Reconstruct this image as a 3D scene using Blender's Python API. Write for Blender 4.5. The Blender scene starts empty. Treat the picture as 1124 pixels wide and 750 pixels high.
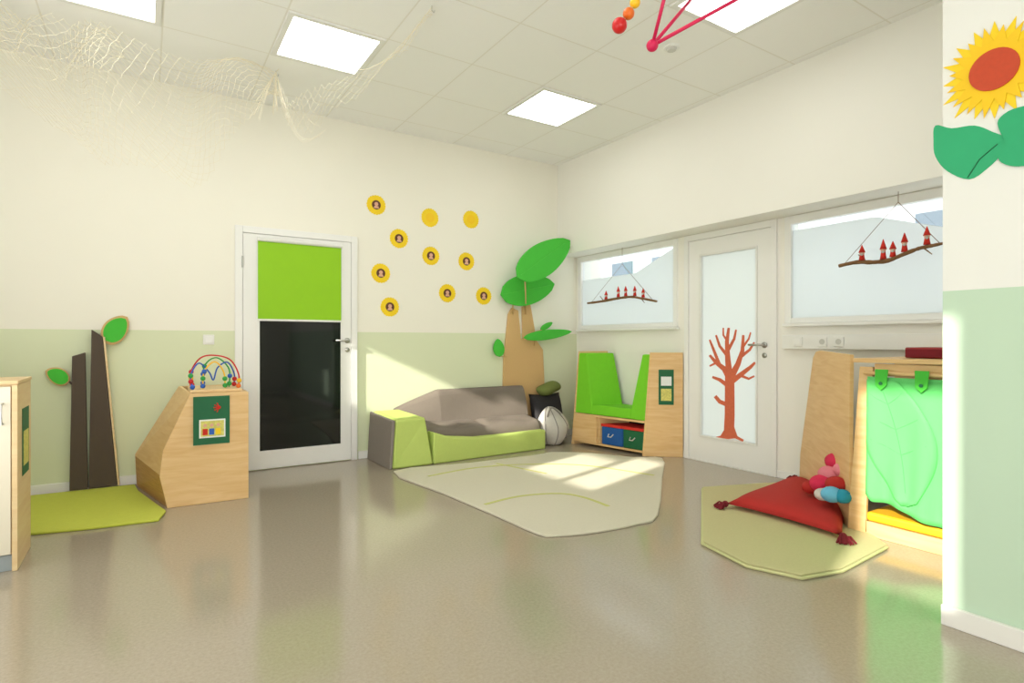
import bpy, bmesh, math, random
from mathutils import Vector, Matrix
random.seed(4)
R = math.radians
col = bpy.context.scene.collection
# ---------------------------------------------------------------- calibration
F = 624.0; H = 1.15; TH = R(32.8); S, K = math.sin(TH), math.cos(TH)
YB = 5.50      # back wall
XU = 4.203     # upper right wall
XR = 4.50      # recessed right wall
XP = 2.74      # near wall pier
ZC = 3.284     # ceiling
def ray(px, py):
    u = (px-562)/F
    return Vector((S+K*u, K-S*u, (375-py)/F))
O = Vector((0, 0, H))
def onY(px, py, Y=YB): d = ray(px, py); return O+d*(Y/d.y)
def onX(px, py, X=XR): d = ray(px, py); return O+d*(X/d.x)
def onZ(px, py, Z=0.0): d = ray(px, py); return O+d*((Z-H)/d.z)
def at(px, py, t): return O+ray(px, py)*t

# ---------------------------------------------------------------- materials
def lin(c):
    r = []
    for v in c:
        v /= 255.0
        r.append(v/12.92 if v <= .04045 else ((v+.055)/1.055)**2.4)
    return (r[0], r[1], r[2], 1)
def mat(name, rgb, rough=.6, var=.06, scale=12, bump=0.0, bscale=80, metal=0, emit=0, sheen=0, coat=0, alpha=1):
    m = bpy.data.materials.new(name); m.use_nodes = True
    nt = m.node_tree; b = nt.nodes['Principled BSDF']
    b.inputs['Roughness'].default_value = rough; b.inputs['Metallic'].default_value = metal
    if coat: b.inputs['Coat Weight'].default_value = coat
    if sheen: b.inputs['Sheen Weight'].default_value = sheen
    tc = nt.nodes.new('ShaderNodeTexCoord')
    n = nt.nodes.new('ShaderNodeTexNoise'); n.inputs['Scale'].default_value = scale; n.inputs['Detail'].default_value = 5
    nt.links.new(tc.outputs['Object'], n.inputs['Vector'])
    mx = nt.nodes.new('ShaderNodeMix'); mx.data_type = 'RGBA'
    c = lin(rgb)
    mx.inputs[6].default_value = tuple(min(1, v*(1-var)) for v in c[:3])+(1,)
    mx.inputs[7].default_value = tuple(min(1, v*(1+var)) for v in c[:3])+(1,)
    nt.links.new(n.outputs['Fac'], mx.inputs[0]); nt.links.new(mx.outputs[2], b.inputs['Base Color'])
    if bump:
        n2 = nt.nodes.new('ShaderNodeTexNoise'); n2.inputs['Scale'].default_value = bscale; n2.inputs['Detail'].default_value = 4
        nt.links.new(tc.outputs['Object'], n2.inputs['Vector'])
        bp = nt.nodes.new('ShaderNodeBump'); bp.inputs['Strength'].default_value = bump; bp.inputs['Distance'].default_value = .01
        nt.links.new(n2.outputs['Fac'], bp.inputs['Height']); nt.links.new(bp.outputs[0], b.inputs['Normal'])
    if emit:
        b.inputs['Emission Color'].default_value = c; b.inputs['Emission Strength'].default_value = emit
    return m
def wood(name, a, b_, rough=.45, stretch=(1.5, 1.5, 14)):
    m = bpy.data.materials.new(name); m.use_nodes = True
    nt = m.node_tree; b = nt.nodes['Principled BSDF']; b.inputs['Roughness'].default_value = rough
    tc = nt.nodes.new('ShaderNodeTexCoord'); mp = nt.nodes.new('ShaderNodeMapping')
    mp.inputs['Scale'].default_value = stretch
    n = nt.nodes.new('ShaderNodeTexNoise'); n.inputs['Scale'].default_value = 2.2; n.inputs['Detail'].default_value = 6; n.inputs['Distortion'].default_value = .6
    cr = nt.nodes.new('ShaderNodeValToRGB')
    cr.color_ramp.elements[0].position = .32; cr.color_ramp.elements[0].color = lin(b_)
    cr.color_ramp.elements[1].position = .68; cr.color_ramp.elements[1].color = lin(a)
    nt.links.new(tc.outputs['Object'], mp.inputs[0]); nt.links.new(mp.outputs[0], n.inputs['Vector'])
    nt.links.new(n.outputs['Fac'], cr.inputs[0]); nt.links.new(cr.outputs[0], b.inputs['Base Color'])
    return m
def two_tone(name, low, high, zline, zfloor=0):
    m = mat(name, high, .75, .012, 3, .05, 220); nt = m.node_tree; b = nt.nodes['Principled BSDF']
    g = nt.nodes.new('ShaderNodeNewGeometry'); sp = nt.nodes.new('ShaderNodeSeparateXYZ')
    nt.links.new(g.outputs['Position'], sp.inputs[0])
    ma = nt.nodes.new('ShaderNodeMath'); ma.operation = 'GREATER_THAN'; ma.inputs[1].default_value = zline
    nt.links.new(sp.outputs['Z'], ma.inputs[0])
    mx = nt.nodes.new('ShaderNodeMix'); mx.data_type = 'RGBA'
    mx.inputs[6].default_value = lin(low)
    src = b.inputs['Base Color'].links[0].from_socket
    nt.links.new(ma.outputs[0], mx.inputs[0]); nt.links.new(src, mx.inputs[7]); nt.links.new(mx.outputs[2], b.inputs['Base Color'])
    return m
def ceiling_mat():
    m = mat('ceiling_tiles', (249, 249, 246), .85, .01, 60, .06, 300); nt = m.node_tree; b = nt.nodes['Principled BSDF']
    g = nt.nodes.new('ShaderNodeNewGeometry'); sp = nt.nodes.new('ShaderNodeSeparateXYZ'); nt.links.new(g.outputs['Position'], sp.inputs[0])
    outs = []
    for ax, o0 in (('X', 2.784), ('Y', 3.844)):
        a = nt.nodes.new('ShaderNodeMath'); a.operation = 'SUBTRACT'; a.inputs[1].default_value = o0-.672*20; nt.links.new(sp.outputs[ax], a.inputs[0])
        d = nt.nodes.new('ShaderNodeMath'); d.operation = 'DIVIDE'; d.inputs[1].default_value = .672; nt.links.new(a.outputs[0], d.inputs[0])
        p = nt.nodes.new('ShaderNodeMath'); p.operation = 'PINGPONG'; p.inputs[1].default_value = .5; nt.links.new(d.outputs[0], p.inputs[0])
        l = nt.nodes.new('ShaderNodeMath'); l.operation = 'LESS_THAN'; l.inputs[1].default_value = .008; nt.links.new(p.outputs[0], l.inputs[0])
        outs.append(l)
    mm = nt.nodes.new('ShaderNodeMath'); mm.operation = 'MAXIMUM'; nt.links.new(outs[0].outputs[0], mm.inputs[0]); nt.links.new(outs[1].outputs[0], mm.inputs[1])
    mx = nt.nodes.new('ShaderNodeMix'); mx.data_type = 'RGBA'; mx.inputs[7].default_value = lin((236, 234, 226))
    src = b.inputs['Base Color'].links[0].from_socket
    nt.links.new(mm.outputs[0], mx.inputs[0]); nt.links.new(src, mx.inputs[6]); nt.links.new(mx.outputs[2], b.inputs['Base Color'])
    return m
def floor_mat():
    m = bpy.data.materials.new('linoleum'); m.use_nodes = True; nt = m.node_tree; b = nt.nodes['Principled BSDF']
    tc = nt.nodes.new('ShaderNodeTexCoord')
    n = nt.nodes.new('ShaderNodeTexNoise'); n.inputs['Scale'].default_value = 75; n.inputs['Detail'].default_value = 8; n.inputs['Roughness'].default_value = .7
    n2 = nt.nodes.new('ShaderNodeTexNoise'); n2.inputs['Scale'].default_value = 2.5; n2.inputs['Detail'].default_value = 3
    nt.links.new(tc.outputs['Object'], n.inputs['Vector']); nt.links.new(tc.outputs['Object'], n2.inputs['Vector'])
    cr = nt.nodes.new('ShaderNodeValToRGB')
    e = cr.color_ramp.elements; e[0].position = .3; e[0].color = lin((158, 146, 128)); e[1].position = .7; e[1].color = lin((176, 165, 147))
    nt.links.new(n.outputs['Fac'], cr.inputs[0]); nt.links.new(cr.outputs[0], b.inputs['Base Color'])
    mr = nt.nodes.new('ShaderNodeMapRange'); mr.inputs[3].default_value = .11; mr.inputs[4].default_value = .16
    nt.links.new(n2.outputs['Fac'], mr.inputs[0]); nt.links.new(mr.outputs[0], b.inputs['Roughness'])
    b.inputs['Specular IOR Level'].default_value = .8
    return m
def frosted_mat(name='frosted_glass', f=.6, c=(250, 252, 252)):
    m = bpy.data.materials.new(name); m.use_nodes = True; nt = m.node_tree
    out = nt.nodes['Material Output']; b = nt.nodes['Principled BSDF']
    b.inputs['Base Color'].default_value = lin((232, 236, 234)); b.inputs['Roughness'].default_value = .2
    t = nt.nodes.new('ShaderNodeBsdfTranslucent'); t.inputs[0].default_value = lin(c)
    mx = nt.nodes.new('ShaderNodeMixShader'); mx.inputs[0].default_value = f
    nt.links.new(b.outputs[0], mx.inputs[1]); nt.links.new(t.outputs[0], mx.inputs[2]); nt.links.new(mx.outputs[0], out.inputs[0])
    return m
def clear_mat():
    m = bpy.data.materials.new('clear_glass'); m.use_nodes = True; nt = m.node_tree
    out = nt.nodes['Material Output']
    t = nt.nodes.new('ShaderNodeBsdfTransparent'); t.inputs[0].default_value = (.93, .96, .97, 1)
    g = nt.nodes.new('ShaderNodeBsdfGlossy'); g.inputs['Roughness'].default_value = .03
    mx = nt.nodes.new('ShaderNodeMixShader'); mx.inputs[0].default_value = .08
    nt.links.new(t.outputs[0], mx.inputs[1]); nt.links.new(g.outputs[0], mx.inputs[2]); nt.links.new(mx.outputs[0], out.inputs[0])
    return m
M = dict(
    wall_back=two_tone('paint_back', (224, 231, 198), (246, 243, 230), 1.243),
    wall_pier=two_tone('paint_pier', (198, 223, 198), (239, 240, 234), 1.355),
    white=mat('white_paint', (245, 243, 235), .7, .01, 3, .04, 200),
    gloss_white=mat('white_lacquer', (243, 243, 240), .35, .01, 4),
    skirting=mat('skirting_white', (238, 237, 232), .4, .01, 4),
    plastic=mat('white_plastic', (240, 240, 236), .35, .01, 10),
    ceiling=ceiling_mat(), floor=floor_mat(), frosted=frosted_mat(), frosted_door=frosted_mat('frosted_door_glass', .5, (246, 250, 248)), clear=clear_mat(),
    ply=wood('birch_plywood', (236, 200, 144), (224, 182, 122)),
    ply_edge=wood('plywood_edge', (206, 160, 100), (184, 134, 78), .5, (2, 2, 60)),
    ply_lt=wood('light_plywood', (238, 212, 164), (230, 198, 148)),
    cork=mat('cork_board', (216, 178, 122), .8, .04, 60, .1, 200),
    lime=mat('lime_fabric', (118, 206, 32), .75, .05, 30, .15, 250),
    green_felt=mat('green_felt', (74, 194, 62), .85, .04, 30, .1, 250),
    green_vein=mat('leaf_vein_green', (88, 204, 74), .85, .04, 30),
    green_dk=mat('dark_green', (16, 100, 60), .6, .05),
    green_paper=mat('emerald_paper', (34, 172, 114), .5, .05, 10),
    green_cloth=mat('green_cloth', (98, 202, 110), .8, .05, 6, .12, 300),
    cloth_seam=mat('green_seam', (82, 184, 96), .8),
    blind=mat('lime_blind', (148, 206, 14), .6, .03, 6),
    black_glass=mat('dark_glass', (8, 9, 10), .05, .0, 5),
    steel=mat('brushed_steel', (190, 190, 186), .3, .03, 20, metal=.9),
    trunk=mat('brown_felt', (88, 76, 66), .9, .04, 30, .05, 200),
    sofa_grey=mat('taupe_fabric', (120, 110, 100), .85, .06, 40, .25, 260),
    sofa_grey2=mat('grey_fabric', (138, 130, 122), .85, .05, 40, .25, 260),
    sofa_green=mat('pale_green_fabric', (194, 214, 116), .85, .04, 40, .2, 260),
    rug=mat('cream_rug', (230, 224, 202), .95, .05, 60, .8, 320),
    rug_line=mat('rug_line', (212, 212, 132), .95, .06, 60, .6, 320),
    rug_edge=mat('rug_edge', (206, 206, 150), .95, .05, 60, .4, 320),
    mat_green=mat('yellow_green_mat', (200, 208, 80), .9, .06, 40, .5, 260),
    mat2=mat('sage_mat', (210, 203, 152), .95, .06, 60, .7, 320),
    red=mat('red_fabric', (180, 36, 30), .8, .07, 30, .25, 240),
    red_dk=mat('crimson_yarn', (120, 20, 34), .85, .1, 60),
    red_gl=mat('red_paint', (205, 24, 28), .35, .04),
    felt_red=mat('red_felt', (208, 46, 32), .85, .08),
    orange=mat('orange_paint', (232, 112, 30), .35, .04),
    yellow=mat('yellow_paper', (250, 214, 24), .6, .05, 20),
    yellow_pad=mat('yellow_vinyl', (244, 186, 30), .5, .04),
    yellow_bd=mat('yellow_bead_paint', (246, 196, 30), .35, .04),
    blue=mat('blue_paint', (30, 92, 190), .4, .04),
    green_bd=mat('green_paint', (40, 160, 70), .4, .04),
    blue_fab=mat('blue_fabric', (26, 88, 160), .8, .06),
    teal=mat('teal_fabric', (40, 150, 180), .9, .08, 40, .4, 200), cyan=mat('sky_blue_fabric', (110, 190, 225), .9, .08, 40, .4, 200),
    pink=mat('pink_fabric', (232, 136, 150), .9, .08, 40, .4, 200), hot=mat('hot_pink_fabric', (216, 44, 84), .9, .08, 40, .4, 200),
    magenta=mat('magenta_sticks', (212, 18, 82), .45, .05),
    flower_c=mat('flower_centre', (200, 70, 32), .6, .12, 60),
    petal=mat('sunflower_yellow', (250, 204, 8), .55, .06, 14),
    olive=mat('olive_fabric', (112, 124, 62), .85, .08), black=mat('charcoal_fabric', (44, 42, 44), .85, .1, 30, .3),
    white_knit=mat('white_knit', (208, 203, 196), .9, .06, 40, .4), grey_knit=mat('grey_knit', (150, 144, 140), .9, .06, 40, .3),
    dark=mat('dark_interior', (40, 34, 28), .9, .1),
    bark=mat('bark', (128, 92, 58), .85, .3, 40, .5, 120), string=mat('cream_string', (226, 214, 180), .8, .05),
    brown=mat('photo_brown', (96, 52, 34), .5, .3, 60), skin=mat('skin_tone', (226, 176, 146), .6, .05),
    paint_red=mat('window_paint_red', (214, 106, 72), .6, .15, 40),
    picture=mat('picture_yellow', (220, 208, 110), .5, .5, 70), paper=mat('white_card', (236, 240, 236), .6, .03),
    book=mat('book_red', (150, 28, 26), .5, .08), plinth=mat('grey_plinth', (158, 168, 172), .4, .03),
    socket=mat('socket_grey', (206, 206, 200), .4, .03),
    cab_front=mat('pale_cabinet_front', (236, 228, 208), .4, .02),
    facade=mat('outside_facade', (184, 190, 194), .8, .05, 2), facade_win=mat('outside_window', (104, 116, 128), .3, .1),
    panel=mat('led_diffuser', (255, 255, 250), .5, 0, 5, emit=6.0),
    alu=mat('white_aluminium', (236, 236, 232), .4, .01), net=mat('net_cord', (240, 232, 208), .85, .08),
)
# ---------------------------------------------------------------- builders
ORG = {}
def finish(bm, smooth):
    bmesh.ops.recalc_face_normals(bm, faces=bm.faces)
    if smooth:
        for f in bm.faces: f.smooth = True
def link(name, bm, m, parent=None, smooth=False, bevel=0, seg=2, loc=None):
    finish(bm, smooth)
    if parent is not None: o0 = ORG[parent.name]
    else:
        if loc is None:
            xs = [v.co for v in bm.verts]
            loc = Vector((sum(v.x for v in xs)/len(xs), sum(v.y for v in xs)/len(xs), min(v.z for v in xs)))
        o0 = Vector(loc)
    bmesh.ops.translate(bm, verts=bm.verts, vec=-o0)
    me = bpy.data.meshes.new(name); bm.to_mesh(me); bm.free()
    me.materials.append(M[m] if isinstance(m, str) else m)
    o = bpy.data.objects.new(name, me); col.objects.link(o)
    if parent is not None: o.parent = parent
    else: o.location = o0
    ORG[o.name] = o0
    if bevel:
        b = o.modifiers.new('bevel', 'BEVEL'); b.width = bevel; b.segments = seg; b.limit_method = 'ANGLE'; b.angle_limit = R(35)
    return o
def tag(o, label=None, cat=None, group=None, kind=None):
    if label: o['label'] = label
    if cat: o['category'] = cat
    if group: o['group'] = group
    if kind: o['kind'] = kind
    return o
def root(name, loc, label=None, cat=None, group=None, kind=None):
    o = bpy.data.objects.new(name, None); col.objects.link(o); o.location = loc; o.empty_display_size = .1
    ORG[o.name] = Vector(loc); return tag(o, label, cat, group, kind)
def struct(name, bm, m, **k): return tag(link(name, bm, m, loc=(0, 0, 0), **k), kind='structure')
def B(): return bmesh.new()
def box(bm, x0, x1, y0, y1, z0, z1):
    r = bmesh.ops.create_cube(bm, size=1)
    bmesh.ops.scale(bm, verts=r['verts'], vec=(x1-x0, y1-y0, z1-z0))
    bmesh.ops.translate(bm, verts=r['verts'], vec=((x0+x1)/2, (y0+y1)/2, (z0+z1)/2)); return bm
def prism(bm, pts, off):
    off = Vector(off); a = [bm.verts.new(Vector(p)) for p in pts]; b = [bm.verts.new(Vector(p)+off) for p in pts]
    bm.faces.new(a); bm.faces.new(b[::-1]); n = len(a)
    for i in range(n): bm.faces.new((a[i], b[i], b[(i+1) % n], a[(i+1) % n]))
    return bm
def hexa(bm, p):  # 8 corners, bottom 4 then top 4
    v = [bm.verts.new(Vector(q)) for q in p]
    for f in ((0, 1, 2, 3), (7, 6, 5, 4), (0, 4, 5, 1), (1, 5, 6, 2), (2, 6, 7, 3), (3, 7, 4, 0)): bm.faces.new([v[i] for i in f])
    return bm
def tube(bm, pts, r, n=8, cap=True, closed=False):
    pts = [Vector(p) for p in pts]; rs = r if isinstance(r, (list, tuple)) else [r]*len(pts)
    rings = []; N = len(pts); up = Vector((0.13, .21, 1)).normalized()
    for i, p in enumerate(pts):
        if closed: d = pts[(i+1) % N]-pts[i-1]
        else: d = pts[min(i+1, N-1)]-pts[max(i-1, 0)]
        d = d.normalized() if d.length > 1e-9 else Vector((0, 0, 1))
        a = d.cross(up)
        if a.length < .05: a = d.cross(Vector((1, 0, 0)))
        a.normalize(); b = d.cross(a)
        rings.append([bm.verts.new(p+(a*math.cos(2*math.pi*k/n)+b*math.sin(2*math.pi*k/n))*rs[i]) for k in range(n)])
    for i in range(N if closed else N-1):
        q, w = rings[i], rings[(i+1) % N]
        for k in range(n): bm.faces.new((q[k], q[(k+1) % n], w[(k+1) % n], w[k]))
    if cap and not closed: bm.faces.new(rings[0][::-1]); bm.faces.new(rings[-1])
    return bm
def ball(bm, c, r, seg=16, sc=(1, 1, 1), rot=None):
    v = bmesh.ops.create_uvsphere(bm, u_segments=seg, v_segments=max(6, seg*2//3), radius=r)['verts']
    bmesh.ops.scale(bm, verts=v, vec=sc)
    if rot: bmesh.ops.rotate(bm, verts=v, cent=(0, 0, 0), matrix=rot)
    bmesh.ops.translate(bm, verts=v, vec=c); return bm
def cone(bm, c, r1, r2, h, seg=16, rot=None):
    v = bmesh.ops.create_cone(bm, cap_ends=True, segments=seg, radius1=r1, radius2=r2, depth=h)['verts']
    bmesh.ops.translate(bm, verts=v, vec=(0, 0, h/2))
    if rot: bmesh.ops.rotate(bm, verts=v, cent=(0, 0, 0), matrix=rot)
    bmesh.ops.translate(bm, verts=v, vec=c); return bm
def cr(P, n=8, closed=False):
    P = [Vector(p) for p in P]; out = []; N = len(P)
    for i in range(N if closed else N-1):
        if closed: a, b, c, d = P[i-1], P[i], P[(i+1) % N], P[(i+2) % N]
        else: a, b, c, d = P[max(i-1, 0)], P[i], P[i+1], P[min(i+2, N-1)]
        for k in range(n):
            t = k/n; out.append(.5*((2*b)+(c-a)*t+(2*a-5*b+4*c-d)*t*t+(3*b-a-3*c+d)*t**3))
    if not closed: out.append(P[-1])
    return out
def leaf2d(base, tip, w, n=14, p=.75):
    bx, by = base; tx, ty = tip; dx, dy = tx-bx, ty-by; L = math.hypot(dx, dy); nx, ny = -dy/L, dx/L
    A = []; Bq = []
    for i in range(n+1):
        t = i/n; h = w/2*(math.sin(math.pi*t**.85)**p)
        A.append((bx+dx*t+nx*h, by+dy*t+ny*h)); Bq.append((bx+dx*t-nx*h, by+dy*t-ny*h))
    return A+Bq[1:-1][::-1]

# ================================================================ THE ROOM
XL, YF = -1.6, -2.6
struct('floor', box(B(), XL-.2, 4.7, YF-.2, YB+.2, -.12, 0), 'floor')
struct('ceiling', box(B(), XL-.2, 4.7, YF-.2, YB+.2, ZC, ZC+.12), 'ceiling')
struct('wall_back', box(B(), XL-.2, 4.9, YB, YB+.2, 0, ZC), 'wall_back')
struct('wall_front', box(B(), XL-.2, 4.7, YF-.2, YF, 0, ZC), 'white')
bm = B()
ops = [(-.95, -.60, 2.15, 2.62), (-.36, .16, 2.02, 3.24), (1.95, 2.30, 2.02, 2.58), (2.36, 2.85, 2.02, 2.45), (3.45, 3.88, 2.30, 2.80), (3.88, 4.49, 2.02, 2.66)]  # openings in the unseen left wall, sized and placed to shape the sun patches
y = YF
for a, b, z0, z1 in ops:
    if a > y: box(bm, XL-.06, XL, y, a, 0, ZC)
    box(bm, XL-.06, XL, a, b, 0, z0); box(bm, XL-.06, XL, a, b, z1, ZC); y = b
box(bm, XL-.06, XL, y, YB, 0, ZC)
struct('wall_left', bm, 'white')
# recessed right wall with openings
bm = B()
W1 = (3.90, 5.46); D2 = (2.83, 3.81); W2 = (1.15, 2.76); ZS = 2.19
box(bm, XR, XR+.2, 1.0, W2[0], 0, ZS); box(bm, XR, XR+.2, W2[0], W2[1], 0, 1.30); box(bm, XR, XR+.2, W2[1], D2[0], 0, ZS)
box(bm, XR, XR+.2, D2[1], W1[0], 0, ZS); box(bm, XR, XR+.2, W1[0], W1[1], 0, 1.30); box(bm, XR, XR+.2, W1[1], YB, 0, ZS)
struct('wall_right', bm, 'white')
struct('wall_right_upper', box(B(), XU, XR+.2, 1.0, YB, ZS, ZC), 'white')
struct('wall_pier', box(B(), XP, XR+.2, YF, 1.0, 0, ZC), 'wall_pier')
bm = B(); box(bm, XL, .63, YB-.015, YB, 0, .075); box(bm, 1.75, XR, YB-.015, YB, 0, .075); struct('baseboard_back', bm, 'gloss_white', bevel=.003)
struct('baseboard_pier', box(B(), XP-.02, XP, YF, 1.0, 0, .08), 'skirting', bevel=.003)
bm = B(); box(bm, XR-.012, XR, 1.0, D2[0], 0, .06); box(bm, XR-.012, XR, D2[1], YB, 0, .06); struct('baseboard_right', bm, 'gloss_white', bevel=.003)

# door 1 in the back wall
d1 = root('door_1', (1.2, YB, 0), kind='structure')
x0, x1, zt = .655, 1.735, 2.17
bm = B()
box(bm, x0, x0+.06, YB-.03, YB, 0, zt); box(bm, x1-.06, x1, YB-.03, YB, 0, zt); box(bm, x0+.06, x1-.06, YB-.03, YB, zt-.06, zt)
link('door_frame', bm, 'gloss_white', d1, bevel=.004)
gx0, gx1, gz0, gz1 = .855, 1.575, .17, 2.02
bm = B(); lx0, lx1 = x0+.063, x1-.063
box(bm, lx0, gx0, YB-.022, YB-.001, .01, zt-.063); box(bm, gx1, lx1, YB-.022, YB-.001, .01, zt-.063)
box(bm, gx0, gx1, YB-.022, YB-.001, .01, gz0); box(bm, gx0, gx1, YB-.022, YB-.001, gz1, zt-.063)
link('door_leaf', bm, 'gloss_white', d1)
link('glass_pane', box(B(), gx0, gx1, YB-.012, YB-.002, gz0, gz1), 'black_glass', d1)
def handle(parent, p, ax, ay, out):
    p = Vector(p); ax = Vector(ax); out = Vector(out)
    bm = B(); q = p+out*.008
    tube(bm, [p, q], .026, 16); tube(bm, [p-Vector((0, 0, .09)), q-Vector((0, 0, .09))], .022, 16)
    tube(bm, [q, p+out*.05, p+out*.055+ax*.02, p+out*.055+ax*.12], .010, 10)
    link('door_handle', bm, 'steel', parent, smooth=True)
handle(d1, (1.635, YB-.022, 1.16), (-1, 0, 0), 0, (0, -1, 0))
for z in (.35, 1.85): link('hinge', tube(B(), [(lx0-.004, YB-.034, z-.05), (lx0-.004, YB-.034, z+.05)], .008, 8), 'steel', d1)
rb = root('roller_blind', (1.2, YB-.03, 1.34), 'lime green roller blind pulled halfway down over the dark glass door', 'blind')
link('blind_fabric', box(B(), .838, 1.575, YB-.036, YB-.033, 1.35, 2.05), 'blind', rb)
link('bottom_bar', box(B(), .835, 1.578, YB-.042, YB-.028, 1.333, 1.352), 'alu', rb, bevel=.003)
link('roller_tube', tube(B(), [(.833, YB-.042, 2.06), (1.58, YB-.042, 2.06)], .018, 14), 'alu', rb, smooth=False)

# windows
def window(n, y0, y1):
    w = root('window_%d' % n, (XR+.05, (y0+y1)/2, 1.3), kind='structure')
    f = .055; bm = B()
    xa, xb = XR-.012, XR+.05
    box(bm, xa, xb, y0, y0+f, 1.30, ZS-.001); box(bm, xa, xb, y1-f, y1, 1.30, ZS-.001)
    box(bm, xa, xb, y0+f, y1-f, 1.30, 1.345); box(bm, xa, xb, y0+f, y1-f, 2.12, ZS-.001)
    link('window_frame', bm, 'gloss_white', w, bevel=.004)
    link('clear_pane', box(B(), XR+.022, XR+.028, y0+f, y1-f, 1.345, 2.12), 'clear', w)
    pts = [(XR+.018, y0+f, 1.345), (XR+.018, y1-f, 1.345)]
    for i in range(25):
        t = i/24; yy = (y1-f)+(y0-y1+2*f)*t
        if n == 1: zz = 1.90 if t < .62 else 1.90+(t-.62)*.55
        else: zz = 2.07-.30*max(0, (t-.42))/.58
        pts.append((XR+.018, yy, min(zz, 2.11)))
    link('frosted_film', prism(B(), pts, (.003, 0, 0)), 'frosted', w)
    link('window_sill', box(B(), XR-.05, XR+.0, y0-.02, y1, 1.272, 1.298), 'gloss_white', w, bevel=.005)
    return w
window(1, *W1); window(2, *W2)
# door 2 in the right wall
d2 = root('door_2', (XR, 3.3, 0), kind='structure')
y0, y1 = D2; bm = B()
xa, xb = XR-.02, XR+.06
box(bm, xa, xb, y0, y0+.05, 0, ZS-.001); box(bm, xa, xb, y1-.05, y1, 0, ZS-.001); box(bm, xa, xb, y0+.05, y1-.05, 2.13, ZS-.001)
link('door_frame', bm, 'gloss_white', d2, bevel=.004)
gy0, gy1 = 3.03, 3.615; gz0, gz1 = .25, 1.97; bm = B()
box(bm, XR-.005, XR+.04, y0+.052, gy0, .012, 2.128); box(bm, XR-.005, XR+.04, gy1, y1-.052, .012, 2.128)
box(bm, XR-.005, XR+.04, gy0, gy1, .012, gz0); box(bm, XR-.005, XR+.04, gy0, gy1, gz1, 2.128)
link('door_leaf', bm, 'gloss_white', d2)
bm = B(); e = .018
box(bm, XR-.014, XR-.004, gy0-e, gy0, gz0-e, gz1+e); box(bm, XR-.014, XR-.004, gy1, gy1+e, gz0-e, gz1+e)
box(bm, XR-.014, XR-.004, gy0, gy1, gz0-e, gz0); box(bm, XR-.014, XR-.004, gy0, gy1, gz1, gz1+e)
link('glazing_bead', bm, 'alu', d2, bevel=.002)
link('glass_pane', box(B(), XR+.015, XR+.021, gy0, gy1, gz0, gz1), 'frosted_door', d2)
handle(d2, (XR-.005, 2.945, 1.12), (0, 1, 0), 0, (-1, 0, 0))
struct('trim_1', box(B(), XR-.015, XR+.1, y0, y1, 0, .011), 'alu')

# outside building (seen through the clear strips)
ob = root('building', (14, 6, -1), 'pale building with rows of grey windows outside beyond the glass', 'building')
link('wall', box(B(), 14, 16, -4, 30, -1, 9), 'facade', ob)
for i in range(17):
    for k in range(4):
        yy = -3+i*1.9; zz = .4+k*2.1
        link('window', box(B(), 13.96, 14.0, yy, yy+1.0, zz, zz+1.4), 'facade_win', ob)

# ceiling lights
for cx, cy, l in ((-.24, 4.18, 'square LED ceiling panel at the far left above the net'), (1.104, 4.18, 'square LED ceiling panel between the net hooks'),
               (3.12, 4.18, 'square LED ceiling panel nearest the room corner'), (3.12, 2.164, 'square LED ceiling panel nearest the magenta stick star'),
               (1.104, 2.164, 'square LED ceiling panel overhead in the middle, out of view'), (-.24, 2.164, 'square LED ceiling panel overhead left, out of view')):
    r_ = root('ceiling_light', (cx, cy, ZC-.02), l, 'ceiling light', 'ceiling light panels'); h = .29; g = .325
    bm = B(); box(bm, cx-g, cx-h, cy-g, cy+g, ZC-.012, ZC); box(bm, cx+h, cx+g, cy-g, cy+g, ZC-.012, ZC)
    box(bm, cx-h, cx+h, cy-g, cy-h, ZC-.012, ZC); box(bm, cx-h, cx+h, cy+h, cy+g, ZC-.012, ZC)
    link('frame', bm, 'alu', r_); link('diffuser', box(B(), cx-h, cx+h, cy-h, cy+h, ZC-.006, ZC-.001), 'panel', r_)
c = onZ(737, 52, ZC); sd = root('smoke_detector', c, 'small round white smoke detector on the ceiling', 'smoke detector')
link('base', cone(B(), c-Vector((0, 0, .010)), .055, .06, .010, 24), 'plastic', sd)
link('sensor_dome', cone(B(), c-Vector((0, 0, .025)), .03, .04, .015, 24), 'socket', sd)

# switches and sockets
def switch(p0, w, h, label, n, axis):
    c = Vector(p0)
    r_ = root('light_switch' if n == 0 else 'wall_socket', c, label, 'switch' if n == 0 else 'socket')
    if axis == 'Y':
        link('plate', box(B(), c.x-w/2, c.x+w/2, c.y-.01, c.y, c.z-h/2, c.z+h/2), 'plastic', r_, bevel=.003)
        link('rocker', box(B(), c.x-w*.34, c.x+w*.34, c.y-.015, c.y-.01, c.z-h*.34, c.z+h*.34), 'gloss_white', r_, bevel=.002)
    else:
        link('plate', box(B(), c.x-.01, c.x, c.y-w/2, c.y+w/2, c.z-h/2, c.z+h/2), 'plastic', r_, bevel=.003)
        if n == 0: link('rocker', box(B(), c.x-.015, c.x-.01, c.y-w*.34, c.y+w*.34, c.z-h*.34, c.z+h*.34), 'gloss_white', r_, bevel=.002)
        else: link('socket_well', tube(B(), [(c.x-.012, c.y, c.z), (c.x-.0095, c.y, c.z)], .022, 16), 'socket', r_)
switch(onY(229, 373), .085, .085, 'white light switch on the pale green wall left of the dark glass door', 0, 'Y')
a = onX(862, 373); tr = root('cable_trunking', a, 'white cable trunking on the wall beside the tree door', 'trunking')
link('channel', box(B(), XR-.05, XR-.001, 1.3, 2.76, 1.09, 1.205), 'plastic', tr, bevel=.004)
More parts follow.
